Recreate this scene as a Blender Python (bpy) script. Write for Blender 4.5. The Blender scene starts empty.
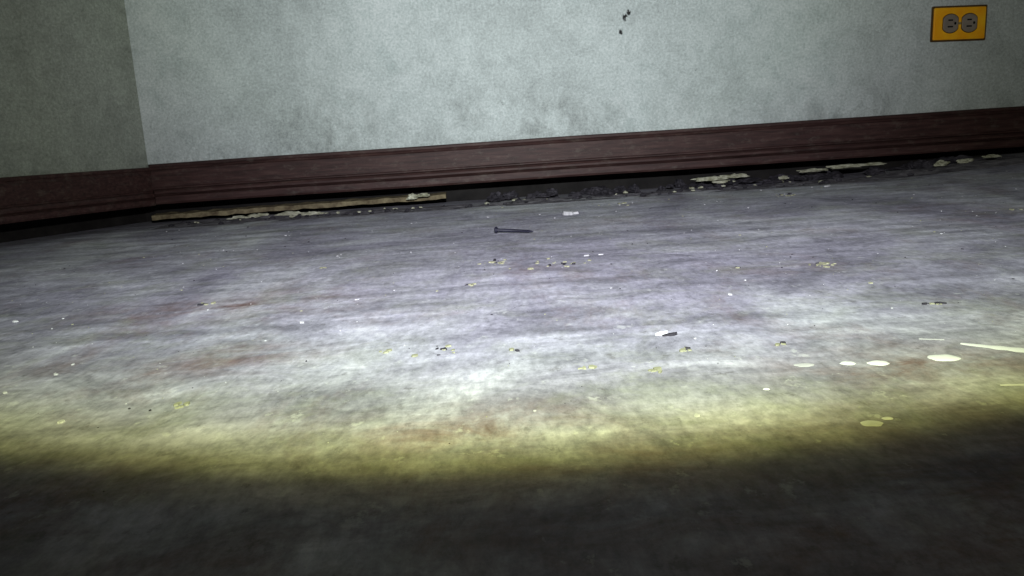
import bpy, bmesh, math, random
from mathutils import Vector, Matrix, noise
random.seed(7)
scene = bpy.context.scene
scene.view_settings.view_transform = 'Standard'
scene.view_settings.look = 'None'

# ------------------------------------------------------------------ helpers
def new_obj(name, verts, faces, mat=None, smooth=False, mats=None, midx=None, parent=None):
    me = bpy.data.meshes.new(name)
    me.from_pydata([tuple(v) for v in verts], [], faces)
    if mats:
        for m in mats: me.materials.append(m)
        for p, k in zip(me.polygons, midx): p.material_index = k
    if mat: me.materials.append(mat)
    me.update()
    bm = bmesh.new(); bm.from_mesh(me)
    bmesh.ops.recalc_face_normals(bm, faces=bm.faces)
    bm.to_mesh(me); bm.free()
    ob = bpy.data.objects.new(name, me)
    scene.collection.objects.link(ob)
    if smooth:
        for p in me.polygons: p.use_smooth = True
    if parent: ob.parent = parent
    return ob

class NT:
    def __init__(self, name, rough=0.6, spec=0.3):
        self.m = bpy.data.materials.new(name); self.m.use_nodes = True
        self.n = self.m.node_tree.nodes; self.l = self.m.node_tree.links
        self.b = self.n['Principled BSDF']
        self.b.inputs['Roughness'].default_value = rough
        self.b.inputs['Specular IOR Level'].default_value = spec
        self.tc = self.n.new('ShaderNodeTexCoord')
    def map(self, scale=(1,1,1), rot=(0,0,0), loc=(0,0,0)):
        mp = self.n.new('ShaderNodeMapping')
        mp.inputs['Scale'].default_value = scale
        mp.inputs['Rotation'].default_value = rot
        mp.inputs['Location'].default_value = loc
        self.l.new(self.tc.outputs['Object'], mp.inputs['Vector'])
        return mp.outputs['Vector']
    def noise(self, scale, detail=4, rough=.55, vec=None, dist=0):
        t = self.n.new('ShaderNodeTexNoise')
        t.inputs['Scale'].default_value = scale
        t.inputs['Detail'].default_value = detail
        t.inputs['Roughness'].default_value = rough
        t.inputs['Distortion'].default_value = dist
        self.l.new(vec if vec else self.map(), t.inputs['Vector'])
        return t.outputs['Fac']
    def ramp(self, fac, stops):
        r = self.n.new('ShaderNodeValToRGB')
        e = r.color_ramp.elements
        while len(e) < len(stops): e.new(0.5)
        for i, (p, c) in enumerate(stops):
            e[i].position = p
            e[i].color = (c, c, c, 1) if isinstance(c, (int, float)) else (*c, 1)
        self.l.new(fac, r.inputs['Fac'])
        return r.outputs['Color']
    def mix(self, fac, a, b, mode='MIX'):
        x = self.n.new('ShaderNodeMix'); x.data_type = 'RGBA'; x.blend_type = mode
        for k, s in ((0, fac), (6, a), (7, b)):
            if hasattr(s, 'links'): self.l.new(s, x.inputs[k])
            elif k == 0: x.inputs[0].default_value = s
            else: x.inputs[k].default_value = (*s, 1)
        return x.outputs[2]
    def math(self, op, a, b=None, c=None):
        x = self.n.new('ShaderNodeMath'); x.operation = op
        for i, s in enumerate((a, b, c)):
            if s is None: continue
            if hasattr(s, 'links'): self.l.new(s, x.inputs[i])
            else: x.inputs[i].default_value = s
        return x.outputs[0]
    def near(self, pos, r0, r1, scale=(1,1,1)):
        """1 inside r0 of a spot, 0 beyond r1"""
        d = self.n.new('ShaderNodeVectorMath'); d.operation = 'SUBTRACT'
        self.l.new(self.tc.outputs['Object'], d.inputs[0]); d.inputs[1].default_value = pos
        m = self.n.new('ShaderNodeVectorMath'); m.operation = 'MULTIPLY'
        self.l.new(d.outputs[0], m.inputs[0]); m.inputs[1].default_value = scale
        l = self.n.new('ShaderNodeVectorMath'); l.operation = 'LENGTH'; self.l.new(m.outputs[0], l.inputs[0])
        r = self.n.new('ShaderNodeMapRange'); self.l.new(l.outputs['Value'], r.inputs[0])
        r.inputs[1].default_value = r0; r.inputs[2].default_value = r1
        r.inputs[3].default_value = 1; r.inputs[4].default_value = 0
        return r.outputs[0]
    def color(self, c):
        if hasattr(c, 'links'): self.l.new(c, self.b.inputs['Base Color'])
        else: self.b.inputs['Base Color'].default_value = (*c, 1)
    def bump(self, h, strength=.3, dist=.002):
        bp = self.n.new('ShaderNodeBump')
        bp.inputs['Strength'].default_value = strength
        bp.inputs['Distance'].default_value = dist
        self.l.new(h, bp.inputs['Height'])
        self.l.new(bp.outputs['Normal'], self.b.inputs['Normal'])

# ------------------------------------------------------------------ materials
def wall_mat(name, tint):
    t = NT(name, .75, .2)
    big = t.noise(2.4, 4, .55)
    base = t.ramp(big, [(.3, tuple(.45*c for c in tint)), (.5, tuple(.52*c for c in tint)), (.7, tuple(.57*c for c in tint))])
    med = t.noise(22, 8, .75, None, .5)
    base = t.mix(.5, base, t.ramp(med, [(.3, .3), (.5, .5), (.7, .66)]), 'OVERLAY')
    fine = t.noise(200, 4, .8)
    base = t.mix(.6, base, t.ramp(fine, [(.3, .22), (.7, .78)]), 'OVERLAY')
    # grime gathered just above the skirting
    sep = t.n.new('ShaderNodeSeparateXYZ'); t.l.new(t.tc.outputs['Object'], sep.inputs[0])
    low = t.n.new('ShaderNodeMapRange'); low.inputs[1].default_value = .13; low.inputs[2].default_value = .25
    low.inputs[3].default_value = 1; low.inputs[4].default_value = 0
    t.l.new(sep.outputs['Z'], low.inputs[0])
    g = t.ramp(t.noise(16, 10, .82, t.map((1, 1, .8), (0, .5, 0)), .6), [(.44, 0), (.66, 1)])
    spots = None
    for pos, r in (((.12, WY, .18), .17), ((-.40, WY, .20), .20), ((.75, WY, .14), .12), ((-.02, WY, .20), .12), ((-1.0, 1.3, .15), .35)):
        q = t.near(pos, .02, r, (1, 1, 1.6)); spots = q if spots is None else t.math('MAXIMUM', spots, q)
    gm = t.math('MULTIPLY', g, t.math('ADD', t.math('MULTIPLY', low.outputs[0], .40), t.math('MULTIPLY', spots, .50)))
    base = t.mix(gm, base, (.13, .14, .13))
    pit = t.ramp(t.noise(60, 3, .6), [(.70, 0), (.75, 1)])
    base = t.mix(t.math('MULTIPLY', pit, .5), base, (.12, .13, .12))
    chip = None      # dark chips knocked out of the paint
    for pos, r in (((.273, WY, .366), .0065), ((.281, WY, .376), .0055), ((.263, WY, .337), .005), ((.42, WY, .25), .003)):
        q = t.near(pos, r*.6, r, (1, 1, .7)); chip = q if chip is None else t.math('MAXIMUM', chip, q)
    chip = t.math('MULTIPLY', chip, t.ramp(t.noise(150, 3, .6), [(.42, 0), (.5, 1)]))
    base = t.mix(chip, base, (.02, .02, .02))
    t.color(base)
    t.bump(t.math('ADD', t.math('MULTIPLY', med, .8), t.math('MULTIPLY', fine, .3)), .6, .004)
    return t.m

def floor_mat():
    t = NT('worn_painted_floor', .65, .2)
    v = t.map((1, 1, 1), (0, 0, math.radians(-12)))
    vs = t.map((1, .5, 1), (0, 0, math.radians(-20)))
    vx = t.map((.7, .9, 1), (0, 0, math.radians(-10)))
    vf = t.map((1, .45, 1), (0, 0, math.radians(-6)))
    vl = t.map((.18, 2.6, 1), (0, 0, math.radians(-24)))
    big = t.noise(4.2, 7, .66, vs, .9)
    base = t.ramp(big, [(.32, (.21, .20, .245)), (.45, (.31, .30, .355)), (.56, (.41, .41, .445)), (.70, (.53, .54, .54))])
    st = t.noise(15, 7, .7, vx, 1.2)
    base = t.mix(.7, base, t.ramp(st, [(.36, .25), (.5, .5), (.64, .72)]), 'OVERLAY')
    ln = t.noise(9, 6, .65, vl, .5)                       # wiping / scuff streaks
    base = t.mix(.55, base, t.ramp(ln, [(.36, .28), (.5, .5), (.64, .74)]), 'OVERLAY')
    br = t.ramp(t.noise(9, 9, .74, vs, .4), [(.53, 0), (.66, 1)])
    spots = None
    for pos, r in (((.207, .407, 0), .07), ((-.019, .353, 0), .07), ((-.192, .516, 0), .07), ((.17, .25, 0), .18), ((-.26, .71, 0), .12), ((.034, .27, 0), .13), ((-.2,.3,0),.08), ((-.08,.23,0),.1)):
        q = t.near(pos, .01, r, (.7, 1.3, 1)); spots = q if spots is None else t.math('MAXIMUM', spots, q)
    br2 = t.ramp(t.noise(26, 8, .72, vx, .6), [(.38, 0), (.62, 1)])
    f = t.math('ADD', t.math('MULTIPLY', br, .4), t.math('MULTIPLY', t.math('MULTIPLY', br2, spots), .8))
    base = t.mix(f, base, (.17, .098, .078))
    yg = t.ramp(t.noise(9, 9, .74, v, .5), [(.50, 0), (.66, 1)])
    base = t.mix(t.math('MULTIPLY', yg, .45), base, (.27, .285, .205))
    fine = t.noise(170, 5, .75, vf)
    base = t.mix(.6, base, t.ramp(fine, [(.28, .18), (.5, .5), (.72, .82)]), 'OVERLAY')
    mid = t.noise(60, 5, .72, t.map((1, .7, 1), (0, 0, 0), (3, 5, 0)))
    sp = t.ramp(mid, [(.61, 0), (.67, 1)])
    base = t.mix(t.math('MULTIPLY', sp, .4), base, (.66, .67, .65))
    dk = t.ramp(mid, [(.33, 1), (.39, 0)])
    base = t.mix(t.math('MULTIPLY', dk, .45), base, (.10, .09, .085))
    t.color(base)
    t.bump(t.math('ADD', t.math('MULTIPLY', fine, .3), t.math('MULTIPLY', mid, .7)), .28, .0015)
    return t.m

def wood_mat():
    t = NT('dark_varnished_wood', .55, .18)
    g = t.noise(10, 6, .65, t.map((1.5, 12, 18)))
    base = t.ramp(g, [(.3, (.024, .013, .012)), (.55, (.052, .026, .024)), (.75, (.080, .046, .040))])
    d = t.noise(34, 6, .75, t.map((1, 1, 2)))
    base = t.mix(t.math('MULTIPLY', t.ramp(d, [(.53, 0), (.68, 1)]), .45), base, (.115, .095, .08))
    t.color(base)
    t.bump(t.math('ADD', g, d), .25, .0012)
    return t.m

def simple_mat(name, c1, c2, scale, rough=.8, spec=.2, bump=.3, bd=.002):
    t = NT(name, rough, spec)
    n = t.noise(scale, 5, .6)
    t.color(t.ramp(n, [(.3, c1), (.7, c2)]))
    t.bump(n, bump, bd)
    return t.m

WY = 1.75
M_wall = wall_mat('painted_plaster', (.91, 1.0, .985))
M_wallL = wall_mat('painted_plaster_shaded', (.53, .58, .50))  # same plaster, with the left wall's shade put into a darker, greener tint
M_floor, M_wood = floor_mat(), wood_mat()
M_lath = simple_mat('raw_lath', (.07, .05, .03), (.26, .22, .13), 55)
M_dark = simple_mat('dark_gap_backing', (.006, .005, .005), (.018, .016, .015), 25)  # near-black colour puts the shade of the wall cavity into the panel
M_plaster = simple_mat('broken_plaster', (.20, .20, .12), (.58, .58, .46), 70)
M_dirt = simple_mat('dirt', (.012, .011, .014), (.06, .055, .065), 50)
M_dust = simple_mat('grey_dust', (.06, .055, .065), (.22, .21, .22), 45, .95, .05, .8, .006)
M_yellow = simple_mat('yellowed_chips', (.20, .20, .12), (.36, .36, .24), 120)
M_chip = simple_mat('dull_white_chips', (.38, .38, .38), (.60, .60, .60), 120)
M_white = simple_mat('white_paint', (.80, .82, .82), (.92, .93, .92), 90, .4, .4, .1)
M_film = simple_mat('thin_white_paint', (.45, .45, .46), (.70, .70, .70), 70, .6, .2, .1)
M_metal = simple_mat('dark_steel', (.006, .006, .014), (.02, .02, .035), 80, .5, .25, .1)
M_plate = simple_mat('orange_brass_paint', (.92, .35, .006), (1.0, .54, .02), 30, .35, .5, .05)
M_rim = simple_mat('dark_edge', (.05, .03, .01), (.11, .06, .015), 60, .5, .4, .1)  # dark brown edging of the plate and receptacles
M_recept = simple_mat('grey_brown_plastic', (.20, .17, .14), (.28, .24, .20), 50, .4, .4, .05)
M_slot = simple_mat('black_slot', (.004, .004, .004), (.01, .01, .01), 50)
M_screw = simple_mat('screw_metal', (.3, .22, .08), (.4, .3, .12), 90, .35, .6, .05)

# ------------------------------------------------------------------ room plan
C = Vector((-.76, WY)); LEFT = Vector((-1.70, -.245)); RIGHT = Vector((2.6, WY))
dl = (C - LEFT).normalized(); dr = (RIGHT - C).normalized()
nl = Vector((dl.y, -dl.x)); nr = Vector((0, -1))
def mitre(d):
    m = (nl + nr).normalized()
    return C + m * (d / m.dot(nr))

def floor_z(x, y):
    a = max(0, min(1, (x - .65) / .6)); b = max(0, min(1, (y - 1.25) / .5))
    a = a*a*(3-2*a); b = b*b*(3-2*b)
    return .026 * a * b
nx, ny = 150, 90
X0, X1, Y0, Y1 = -2.1, 2.6, -.6, 1.9
vs = []; fs = []
for j in range(ny+1):
    for i in range(nx+1):
        x = X0 + (X1-X0)*i/nx; y = Y0 + (Y1-Y0)*j/ny
        vs.append((x, y, floor_z(x, y)))
for j in range(ny):
    for i in range(nx):
        a = j*(nx+1)+i; fs.append((a, a+1, a+nx+2, a+nx+1))
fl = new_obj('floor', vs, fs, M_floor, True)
if fl.data.polygons[0].normal.z < 0: fl.data.flip_normals()

def sweep(name, profile, side, mat, segs=60, wob=0):
    vs = []; fs = []; n = len(profile)
    for s in range(segs+1):
        f = s/segs
        for (d, z) in profile:
            if side == 'back':
                a = mitre(d); b = Vector((RIGHT.x, WY - d))
            else:
                a = LEFT + nl*d; b = mitre(d)
            p = a.lerp(b, f)
            w = wob*(noise.noise(Vector((p.x*3, p.y*3, d*4)))) if wob else 0
            vs.append((p.x, p.y, z + w))
    for s in range(segs):
        for k in range(n):
            k2 = (k+1) % n
            fs.append((s*n+k, s*n+k2, (s+1)*n+k2, (s+1)*n+k))
    fs.append(tuple(range(n))); fs.append(tuple(segs*n+k for k in range(n)))
    return new_obj(name, vs, fs, mat)

prof = [(0, .130), (.010, .130), (.013, .128), (.013, .124), (.010, .121), (.012, .118), (.015, .116),
        (.015, .081), (.013, .079), (.013, .077), (.021, .0745), (.024, .071), (.024, .067), (.019, .064),
        (.027, .061), (.027, .049), (.024, .045), (0, .045)]
for side in ('back', 'left'):
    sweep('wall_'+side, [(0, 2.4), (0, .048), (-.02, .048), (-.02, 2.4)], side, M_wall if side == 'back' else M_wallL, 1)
    sweep('gap_backing_'+side, [(-.11, .2), (-.11, -.02), (-.13, -.02), (-.13, .2)], side, M_dark, 1)  # panel added behind the gap to block light from outside
    # the left run was fitted lower and thinner than the back run, leaving a step at the corner
    pr = prof if side == 'back' else [(d*.8, z-.006 if z > .05 else z-.002) for d, z in prof]
    sweep('baseboard_'+side, pr, side, M_wood, 80, .0014)

# lath strip visible through the gap
vs = []; fs = []
n = 60
for k in range(n+1):
    x = -.77 + .64*k/n; w = .0015*noise.noise(Vector((x*14, 2, 0)))
    zc = .016 + w + .004*k/n
    for q, (dy, dz) in enumerate(((-.005,-.0055),(-.005,.004),(.02,.007),(.02,-.0065))):
        vs.append((x, 1.758+dy, zc+dz + .0026*noise.noise(Vector((x*40, q*9, 3))) ))
for k in range(n):
    for q in range(4):
        fs.append((k*4+q, k*4+(q+1)%4, (k+1)*4+(q+1)%4, (k+1)*4+q))
fs += [(0,1,2,3), (n*4, n*4+1, n*4+2, n*4+3)]
new_obj('wood_lath', vs, fs, M_lath)

# ------------------------------------------------------------------ rubble + dust along the wall foot (one drift of debris)
def lump(vs, fs, x, y, z, sx, sy, sz, rz=0, sub=2):
    bm = bmesh.new(); bmesh.ops.create_icosphere(bm, subdivisions=sub, radius=1)
    off = Vector((random.random()*50, random.random()*50, 3)); b = len(vs); c = 0
    R = Matrix.Rotation(rz, 3, 'Z')
    for v in bm.verts:
        p = v.co * (1 + .6*noise.noise(v.co*1.6+off) + .4*noise.noise(v.co*4+off))
        p = Vector((p.x*sx, p.y*sy, max(p.z, -.6)*sz)); p = R @ p
        vs.append((p.x+x, p.y+y, p.z+z))
    for f in bm.faces: fs.append(tuple(b+v.index for v in f.verts)); c += 1
    bm.free(); return c
vs = []; fs = []; mi = []
for (x, sx, sz, y, z) in ((-.57,.022,.005,1.722,.004),(-.53,.02,.006,1.725,.005),(-.46,.03,.006,1.722,.005),(-.42,.025,.004,1.718,.004),
                     (-.20,.010,.007,1.728,.024),(-.18,.016,.004,1.728,.026),(.44,.030,.005,1.735,.020),(.49,.026,.005,1.733,.023),
                     (.47,.02,.004,1.74,.012),(.66,.034,.004,1.735,.024),(.73,.036,.005,1.733,.028),(.78,.03,.004,1.73,.029),
                     (.60,.010,.005,1.74,.012),(.92,.014,.007,1.70,.022),(.97,.02,.005,1.70,.024),(1.03,.02,.004,1.71,.03)):
    mi += [0]*lump(vs, fs, x, y, z, sx, .008, sz, random.uniform(-.15,.15), 3)
for k in range(45):
    x = random.uniform(-.7, 1.3); y = random.uniform(1.66, 1.735); s = random.uniform(.002, .005)
    mi += [0]*lump(vs, fs, x, y, floor_z(x,y)+.004, s*1.4, s, s*.7, random.uniform(0,3), 1)
for k in range(60):
    x = random.uniform(-.06, 1.0)
    mi += [1]*lump(vs, fs, x, random.uniform(1.74, 1.81), floor_z(x,1.75)+random.uniform(.002,.010), random.uniform(.008,.032), random.uniform(.008,.02), random.uniform(.004,.012), random.uniform(0,3), 3)
for k in range(120):
    x = random.uniform(-.7, 1.3); s = random.uniform(.002, .007)
    mi += [1]*lump(vs, fs, x, random.uniform(1.64, 1.735), floor_z(x,1.7)+.003, s*1.3, s, s*.6, random.uniform(0,3), 1)
b = len(vs); nx, ny = 300, 14
for j in range(ny+1):
    for i in range(nx+1):
        x = -.72 + 2.4*i/nx; y = 1.62 + .12*j/ny
        e = math.sin(math.pi*(j/ny)**1.3)
        h = .002 + .006*noise.fractal(Vector((x*9, y*16, 1)), .8, 2, 4) + .007*max(0, min(1,(x-.6)/.5))
        vs.append((x, y, floor_z(x, y) + (h*e if j not in (0, ny) else -.002)))
for j in range(ny):
    for i in range(nx):
        a = b+j*(nx+1)+i; fs.append((a, a+1, a+nx+2, a+nx+1)); mi.append(2)
new_obj('plaster_rubble', vs, fs, None, False, [M_plaster, M_dirt, M_dust], mi)

# ------------------------------------------------------------------ floor litter
def flake(vs, fs, x, y, r, h, rz, asp=1.0, n=9, jag=.35):
    z = floor_z(x, y)
    b = len(vs); rs = [1+random.uniform(-jag, jag) for _ in range(n)]
    tilt = random.uniform(0, .25)
    for lay, (k, hz) in enumerate(((1, 0), (.93, h))):
        for i in range(n):
            a = 2*math.pi*i/n
            px, py = r*k*rs[i]*math.cos(a), r*asp*k*rs[i]*math.sin(a)
            vs.append((x+px*math.cos(rz)-py*math.sin(rz), y+px*math.sin(rz)+py*math.cos(rz), z+hz+(tilt*(r+px) if lay else 0)*.6))
    for i in range(n):
        fs.append((b+i, b+(i+1)%n, b+n+(i+1)%n, b+n+i))
    fs.append(tuple(b+n+i for i in range(n))); fs.append(tuple(b+i for i in reversed(range(n))))
    return n+2
vs = []; fs = []; mi = []
def add(m, c): mi.extend([m]*c)
add(3, flake(vs, fs, .107, 1.369, .013, .003, .9, .9, 13, .5))
add(3, flake(vs, fs, .103, 1.355, .008, .005, 2.2, .6, 11, .5))
for x, y, r in ((-.138,.701,.0018),(-.166,.617,.0020),(.081,.352,.0018),(.084,.873,.0030),(-.241,.405,.0020),(.17,.616,.0018),(-.299,.506,.0018),
                (-.443,.704,.0026),(.63,1.58,.006),(-.27,.7,.0013),(.113,.49,.001),(-.30,.53,.0014),(-.31,.47,.0016),(.10,.875,.0025)):
    add(3, flake(vs, fs, x, y, r, r*.35, random.uniform(0,3), .75))
add(0, flake(vs, fs, .095, .507, .0040, .0008, .1, .6, 12))
add(2, flake(vs, fs, .099, .502, .004, .0008, .1, .5, 12))
for x, y, s, cnt in ((-.017,.873,.022,16),(.052,.828,.035,20),(.283,.720,.016,14),(.289,.541,.010,9),(.101,.465,.005,8),(.076,.428,.006,6),
                (.041,.441,.005,5),(-.001,.487,.004,3),(-.046,.503,.015,9),(-.085,.508,.008,5),(-.184,.42,.005,4),(-.213,.915,.01,5),(-.039,.739,.006,4),
                (.212,.735,.005,3),(.287,.626,.005,3),(-.282,.726,.01,6),(.157,.463,.005,4),(.65,1.028,.012,4),(.5,1.45,.05,10),(.2,1.5,.06,8)):
    for k in range(cnt):
        r = random.uniform(.0008, .0026)*(.7+.6*y)
        add(1 if random.random() < .8 else 2, flake(vs, fs, x+random.gauss(0, s*.45), y+random.gauss(0, s*.4), r, r*.4, random.uniform(0,3), random.uniform(.5,1), 7))
for k in range(650):
    y = .3 + 1.3*random.random()**.8; x = random.uniform(-.68*y-.02, .68*y+.02)
    if x < -.7: continue
    r = random.choice((.0003,.0003,.0004,.0005,.0005,.0009))*(.5+1.0*y)
    add(random.choice((3,3,1,2,2)), flake(vs, fs, x, y, r, r*.5, random.uniform(0,3), random.uniform(.4,1), 6))
new_obj('paint_chips', vs, fs, None, False, [M_white, M_yellow, M_dirt, M_chip], mi)

# dried paint drops
vs = []; fs = []; mi = []
def drop(x, y, rx, ry, h, m):
    b = len(vs); n = 28; rings = 5; ph = random.random()*9
    for k in range(rings):
        f = 1 - k/rings
        for i in range(n):
            a = 2*math.pi*i/n
            w = 1 + .13*noise.noise(Vector((math.cos(a)*1.3+ph, math.sin(a)*1.3, ph)))*2
            vs.append((x+rx*f*w*math.cos(a), y+ry*f*w*math.sin(a), .0001+h*(1-f*f)**.6))
    vs.append((x, y, .0001+h)); c = len(vs)-1
    for k in range(rings-1):
        for i in range(n):
            fs.append((b+k*n+i, b+k*n+(i+1)%n, b+(k+1)*n+(i+1)%n, b+(k+1)*n+i)); mi.append(m)
    for i in range(n):
        fs.append((b+(rings-1)*n+i, b+(rings-1)*n+(i+1)%n, c)); mi.append(m)
drop(.229, .415, .0084, .0068, .0008, 0)
drop(.193, .414, .0052, .0048, .0006, 0)
drop(.178, .417, .0044, .0036, .0006, 0)
drop(.155, .419, .0052, .0036, .0003, 1)
drop(.151, .328, .0048, .0038, .0003, 1)
drop(.160, .333, .0026, .0018, .0003, 1)
drop(.123, .383, .0016, .0014, .0005, 0)
def smear(p, q, w, m):
    b = len(vs); n = 14; p = Vector(p); q = Vector(q); d = (q-p).normalized(); s = Vector((-d.y, d.x))
    for i in range(n+1):
        c = p.lerp(q, i/n); ww = w*(.35+.65*min(1, i/4))*(1+.5*noise.noise(Vector((i*.7, p.x*30, 0))))
        for k, z in ((-1, .0001), (0, .0005), (1, .0001)):
            vs.append((c.x+s.x*ww*k, c.y+s.y*ww*k, z))
    for i in range(n):
        for k in (0, 1):
            a = b+i*3+k; fs.append((a, a+1, a+4, a+3)); mi.append(m)
smear((.252, .440), (.30, .395), .0040, 0)
smear((.229, .366), (.28, .360), .0020, 1)
smear((.236, .455), (.248, .450), .0013, 1)
new_obj('paint_splatter', vs, fs, None, True, [M_white, M_film], mi)

# ------------------------------------------------------------------ nail (lathe)
hd, tp = Vector((-.018, 1.150)), Vector((.036, 1.122))
ax = (tp-hd); Ln = ax.length; ax.normalize()
pn = [(0, 0), (0, .0046), (.0014, .0050), (.0022, .0042), (.0034, .0024), (Ln*.87, .0022), (Ln, .0001)]
vs = []; fs = []; n = 14
U = Vector((-ax.y, ax.x, 0)); Z = Vector((0, 0, 1)); A = Vector((ax.x, ax.y, 0))
for (d, r) in pn:
    for i in range(n):
        a = 2*math.pi*i/n
        vs.append(Vector((hd.x, hd.y, .0050 - .0027*d/Ln)) + A*d + U*r*math.cos(a) + Z*r*math.sin(a))
for k in range(len(pn)-1):
    for i in range(n):
        fs.append((k*n+i, k*n+(i+1)%n, (k+1)*n+(i+1)%n, (k+1)*n+i))
new_obj('nail', vs, fs, M_metal, True)

# ------------------------------------------------------------------ electrical outlet
out = bpy.data.objects.new('electrical_outlet', None); scene.collection.objects.link(out)
out.location = (.972, WY, .309); out.rotation_euler = (0, math.radians(1.6), 0)
def prism(name, pts, y0, y1, mat, bev=0, segs=3):
    n = len(pts)
    vs = [(x, y0, z) for x, z in pts] + [(x, y1, z) for x, z in pts]
    fs = [tuple(range(n)), tuple(range(n, 2*n))] + [(i, (i+1)%n, n+(i+1)%n, n+i) for i in range(n)]
    ob = new_obj(name, vs, fs, mat, False, parent=out)
    if bev:
        m = ob.modifiers.new('bevel', 'BEVEL'); m.width = bev; m.segments = segs; m.limit_method = 'ANGLE'
    return ob
def rrect(w, h, r, n=5, cx=0, cz=0):
    p = []
    for (sx, sz, a0) in ((1,1,0),(-1,1,90),(-1,-1,180),(1,-1,270)):
        for k in range(n+1):
            a = math.radians(a0+90*k/n)
            p.append((cx+sx*(w/2-r)+r*math.cos(a), cz+sz*(h/2-r)+r*math.sin(a)))
    return p
prism('plate_edge', rrect(.116, .072, .003), 0, -.003, M_rim)
prism('cover_plate', rrect(.109, .065, .003), -.001, -.0065, M_plate, .002)
for s, nm in ((-1, 'a'), (1, 'b')):
    cx = s*.0198
    pts = []
    for k in range(40):
        a = 2*math.pi*k/40
        pts.append((cx + max(-.0155, min(.0155, .0185*math.cos(a))), .0185*math.sin(a)))
    ring = [(cx+(x-cx)*1.09, z*1.09) for x, z in pts]
    prism('receptacle_rim_'+nm, ring, -.005, -.0068, M_rim)
    prism('receptacle_'+nm, pts, -.006, -.0085, M_recept, .0008, 2)
    prism('slot_top_'+nm, rrect(.010, .0030, .0005, 2, cx-.001, .0066), -.008, -.0087, M_slot)
    prism('slot_bottom_'+nm, rrect(.0115, .0030, .0005, 2, cx-.001, -.0066), -.008, -.0087, M_slot)
    prism('ground_hole_'+nm, [(cx+.0085+.003*math.cos(2*math.pi*k/16)*(1 if math.cos(2*math.pi*k/16) > 0 else .6), .003*math.sin(2*math.pi*k/16)) for k in range(16)], -.008, -.0087, M_slot)
prism('screw', [(.003*math.cos(2*math.pi*k/20), .003*math.sin(2*math.pi*k/20)) for k in range(20)], -.006, -.0075, M_screw, .0006, 2)
prism('screw_slot', rrect(.0052, .0008, .0002, 1), -.007, -.0077, M_slot)

# ------------------------------------------------------------------ flashlight beam
L = bpy.data.lights.new('flashlight_beam', 'POINT')
L.energy = 38; L.shadow_soft_size = .008; L.use_nodes = True
lo = bpy.data.objects.new('flashlight_beam', L); scene.collection.objects.link(lo)
lo.location = (.03, 0, .30)
nt = L.node_tree; N = nt.nodes; K = nt.links
em = N['Emission']
geo = N.new('ShaderNodeNewGeometry')
def M(op, a, b=None, c=None, clamp=False):
    x = N.new('ShaderNodeMath'); x.operation = op; x.use_clamp = clamp
    for i, s in enumerate((a, b, c)):
        if s is None: continue
        if hasattr(s, 'links'): K.new(s, x.inputs[i])
        else: x.inputs[i].default_value = s
    return x.outputs[0]
dot = N.new('ShaderNodeVectorMath'); dot.operation = 'DOT_PRODUCT'
al = math.radians(18)
dot.inputs[1].default_value = (0, math.cos(al), math.sin(al))
K.new(geo.outputs['Incoming'], dot.inputs[0])
fac = M('DIVIDE', M('ARCCOSINE', dot.outputs['Value']), math.radians(90))
rp = N.new('ShaderNodeValToRGB'); K.new(fac, rp.inputs['Fac'])
stops = [(0,1.0,(.95,1,.99)),(26,1.0,(.95,1,1.01)),(32,.92,(.97,.97,1.08)),(41,.76,(.97,.99,1.07)),(49.5,.47,(.96,1.03,1.0)),
         (56,.29,(.97,1.05,.78)),(59.5,.20,(.98,1.03,.48)),(61.6,.075,(1.0,1.0,.26)),(63.4,.010,(1.0,.9,.3)),(66,.002,(1,.9,.6)),(90,.0008,(1,.95,.7))]
e = rp.color_ramp.elements
while len(e) < len(stops): e.new(.5)
for i, (a, s, c) in enumerate(stops):
    e[i].position = a/90; e[i].color = (c[0]*s, c[1]*s, c[2]*s, 1)
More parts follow.
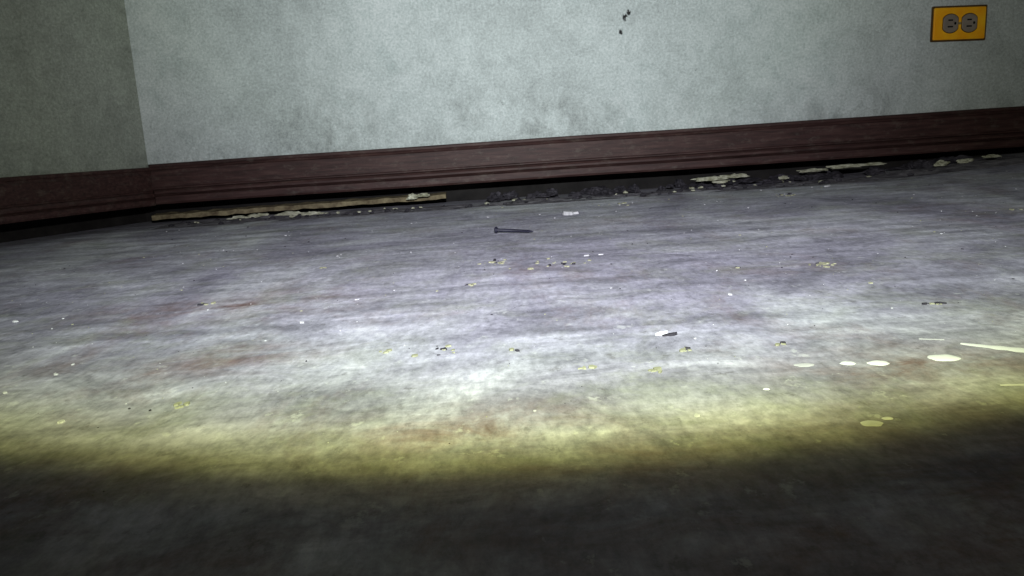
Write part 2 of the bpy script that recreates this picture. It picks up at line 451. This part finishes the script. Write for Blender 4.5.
# hot spot narrows sideways for rays that travel near-level (reflector shape)
sp = N.new('ShaderNodeSeparateXYZ'); K.new(geo.outputs['Incoming'], sp.inputs[0])
az = M('DIVIDE', M('ABSOLUTE', M('ARCTAN2', sp.outputs['X'], sp.outputs['Y'])), math.radians(45))
ar = N.new('ShaderNodeValToRGB'); K.new(az, ar.inputs['Fac'])
e = ar.color_ramp.elements
st2 = [(0, 1.0, (1,1,1)), (8, .88, (1,1,1)), (16, .63, (.99,1,.97)), (23, .42, (.99,1,.9)), (30, .24, (1,1,.80)), (45, .10, (1,1,.8))]
while len(e) < len(st2): e.new(.5)
for i, (a, s, c) in enumerate(st2):
    e[i].position = a/45; e[i].color = (s*c[0], s*c[1], s*c[2], 1)
down = N.new('ShaderNodeMapRange'); K.new(sp.outputs['Z'], down.inputs[0])
down.inputs[1].default_value = -.12; down.inputs[2].default_value = -.28
down.inputs[3].default_value = 0; down.inputs[4].default_value = 1
mx = N.new('ShaderNodeMix'); mx.data_type = 'RGBA'
K.new(down.outputs[0], mx.inputs[0]); K.new(ar.outputs['Color'], mx.inputs[6]); mx.inputs[7].default_value = (.82, .82, .82, 1)
mm = N.new('ShaderNodeMix'); mm.data_type = 'RGBA'; mm.blend_type = 'MULTIPLY'; mm.inputs[0].default_value = 1
K.new(rp.outputs['Color'], mm.inputs[6]); K.new(mx.outputs[2], mm.inputs[7])
K.new(mm.outputs[2], em.inputs['Color'])
em.inputs['Strength'].default_value = 3.2

w = bpy.data.worlds.new('dim_room'); scene.world = w; w.use_nodes = True
w.node_tree.nodes['Background'].inputs[0].default_value = (1, .90, .70, 1)
w.node_tree.nodes['Background'].inputs[1].default_value = .004

cam = bpy.data.cameras.new('camera'); co = bpy.data.objects.new('camera', cam); scene.collection.objects.link(co)
cam.sensor_width = 36; cam.lens = 36*804/1024; cam.clip_start = .01
R = Matrix.Rotation(math.radians(90-10.4), 4, 'X') @ Matrix.Rotation(math.radians(-3.8), 4, 'Z')
co.matrix_world = Matrix.Translation((0, 0, .13)) @ R
scene.camera = co
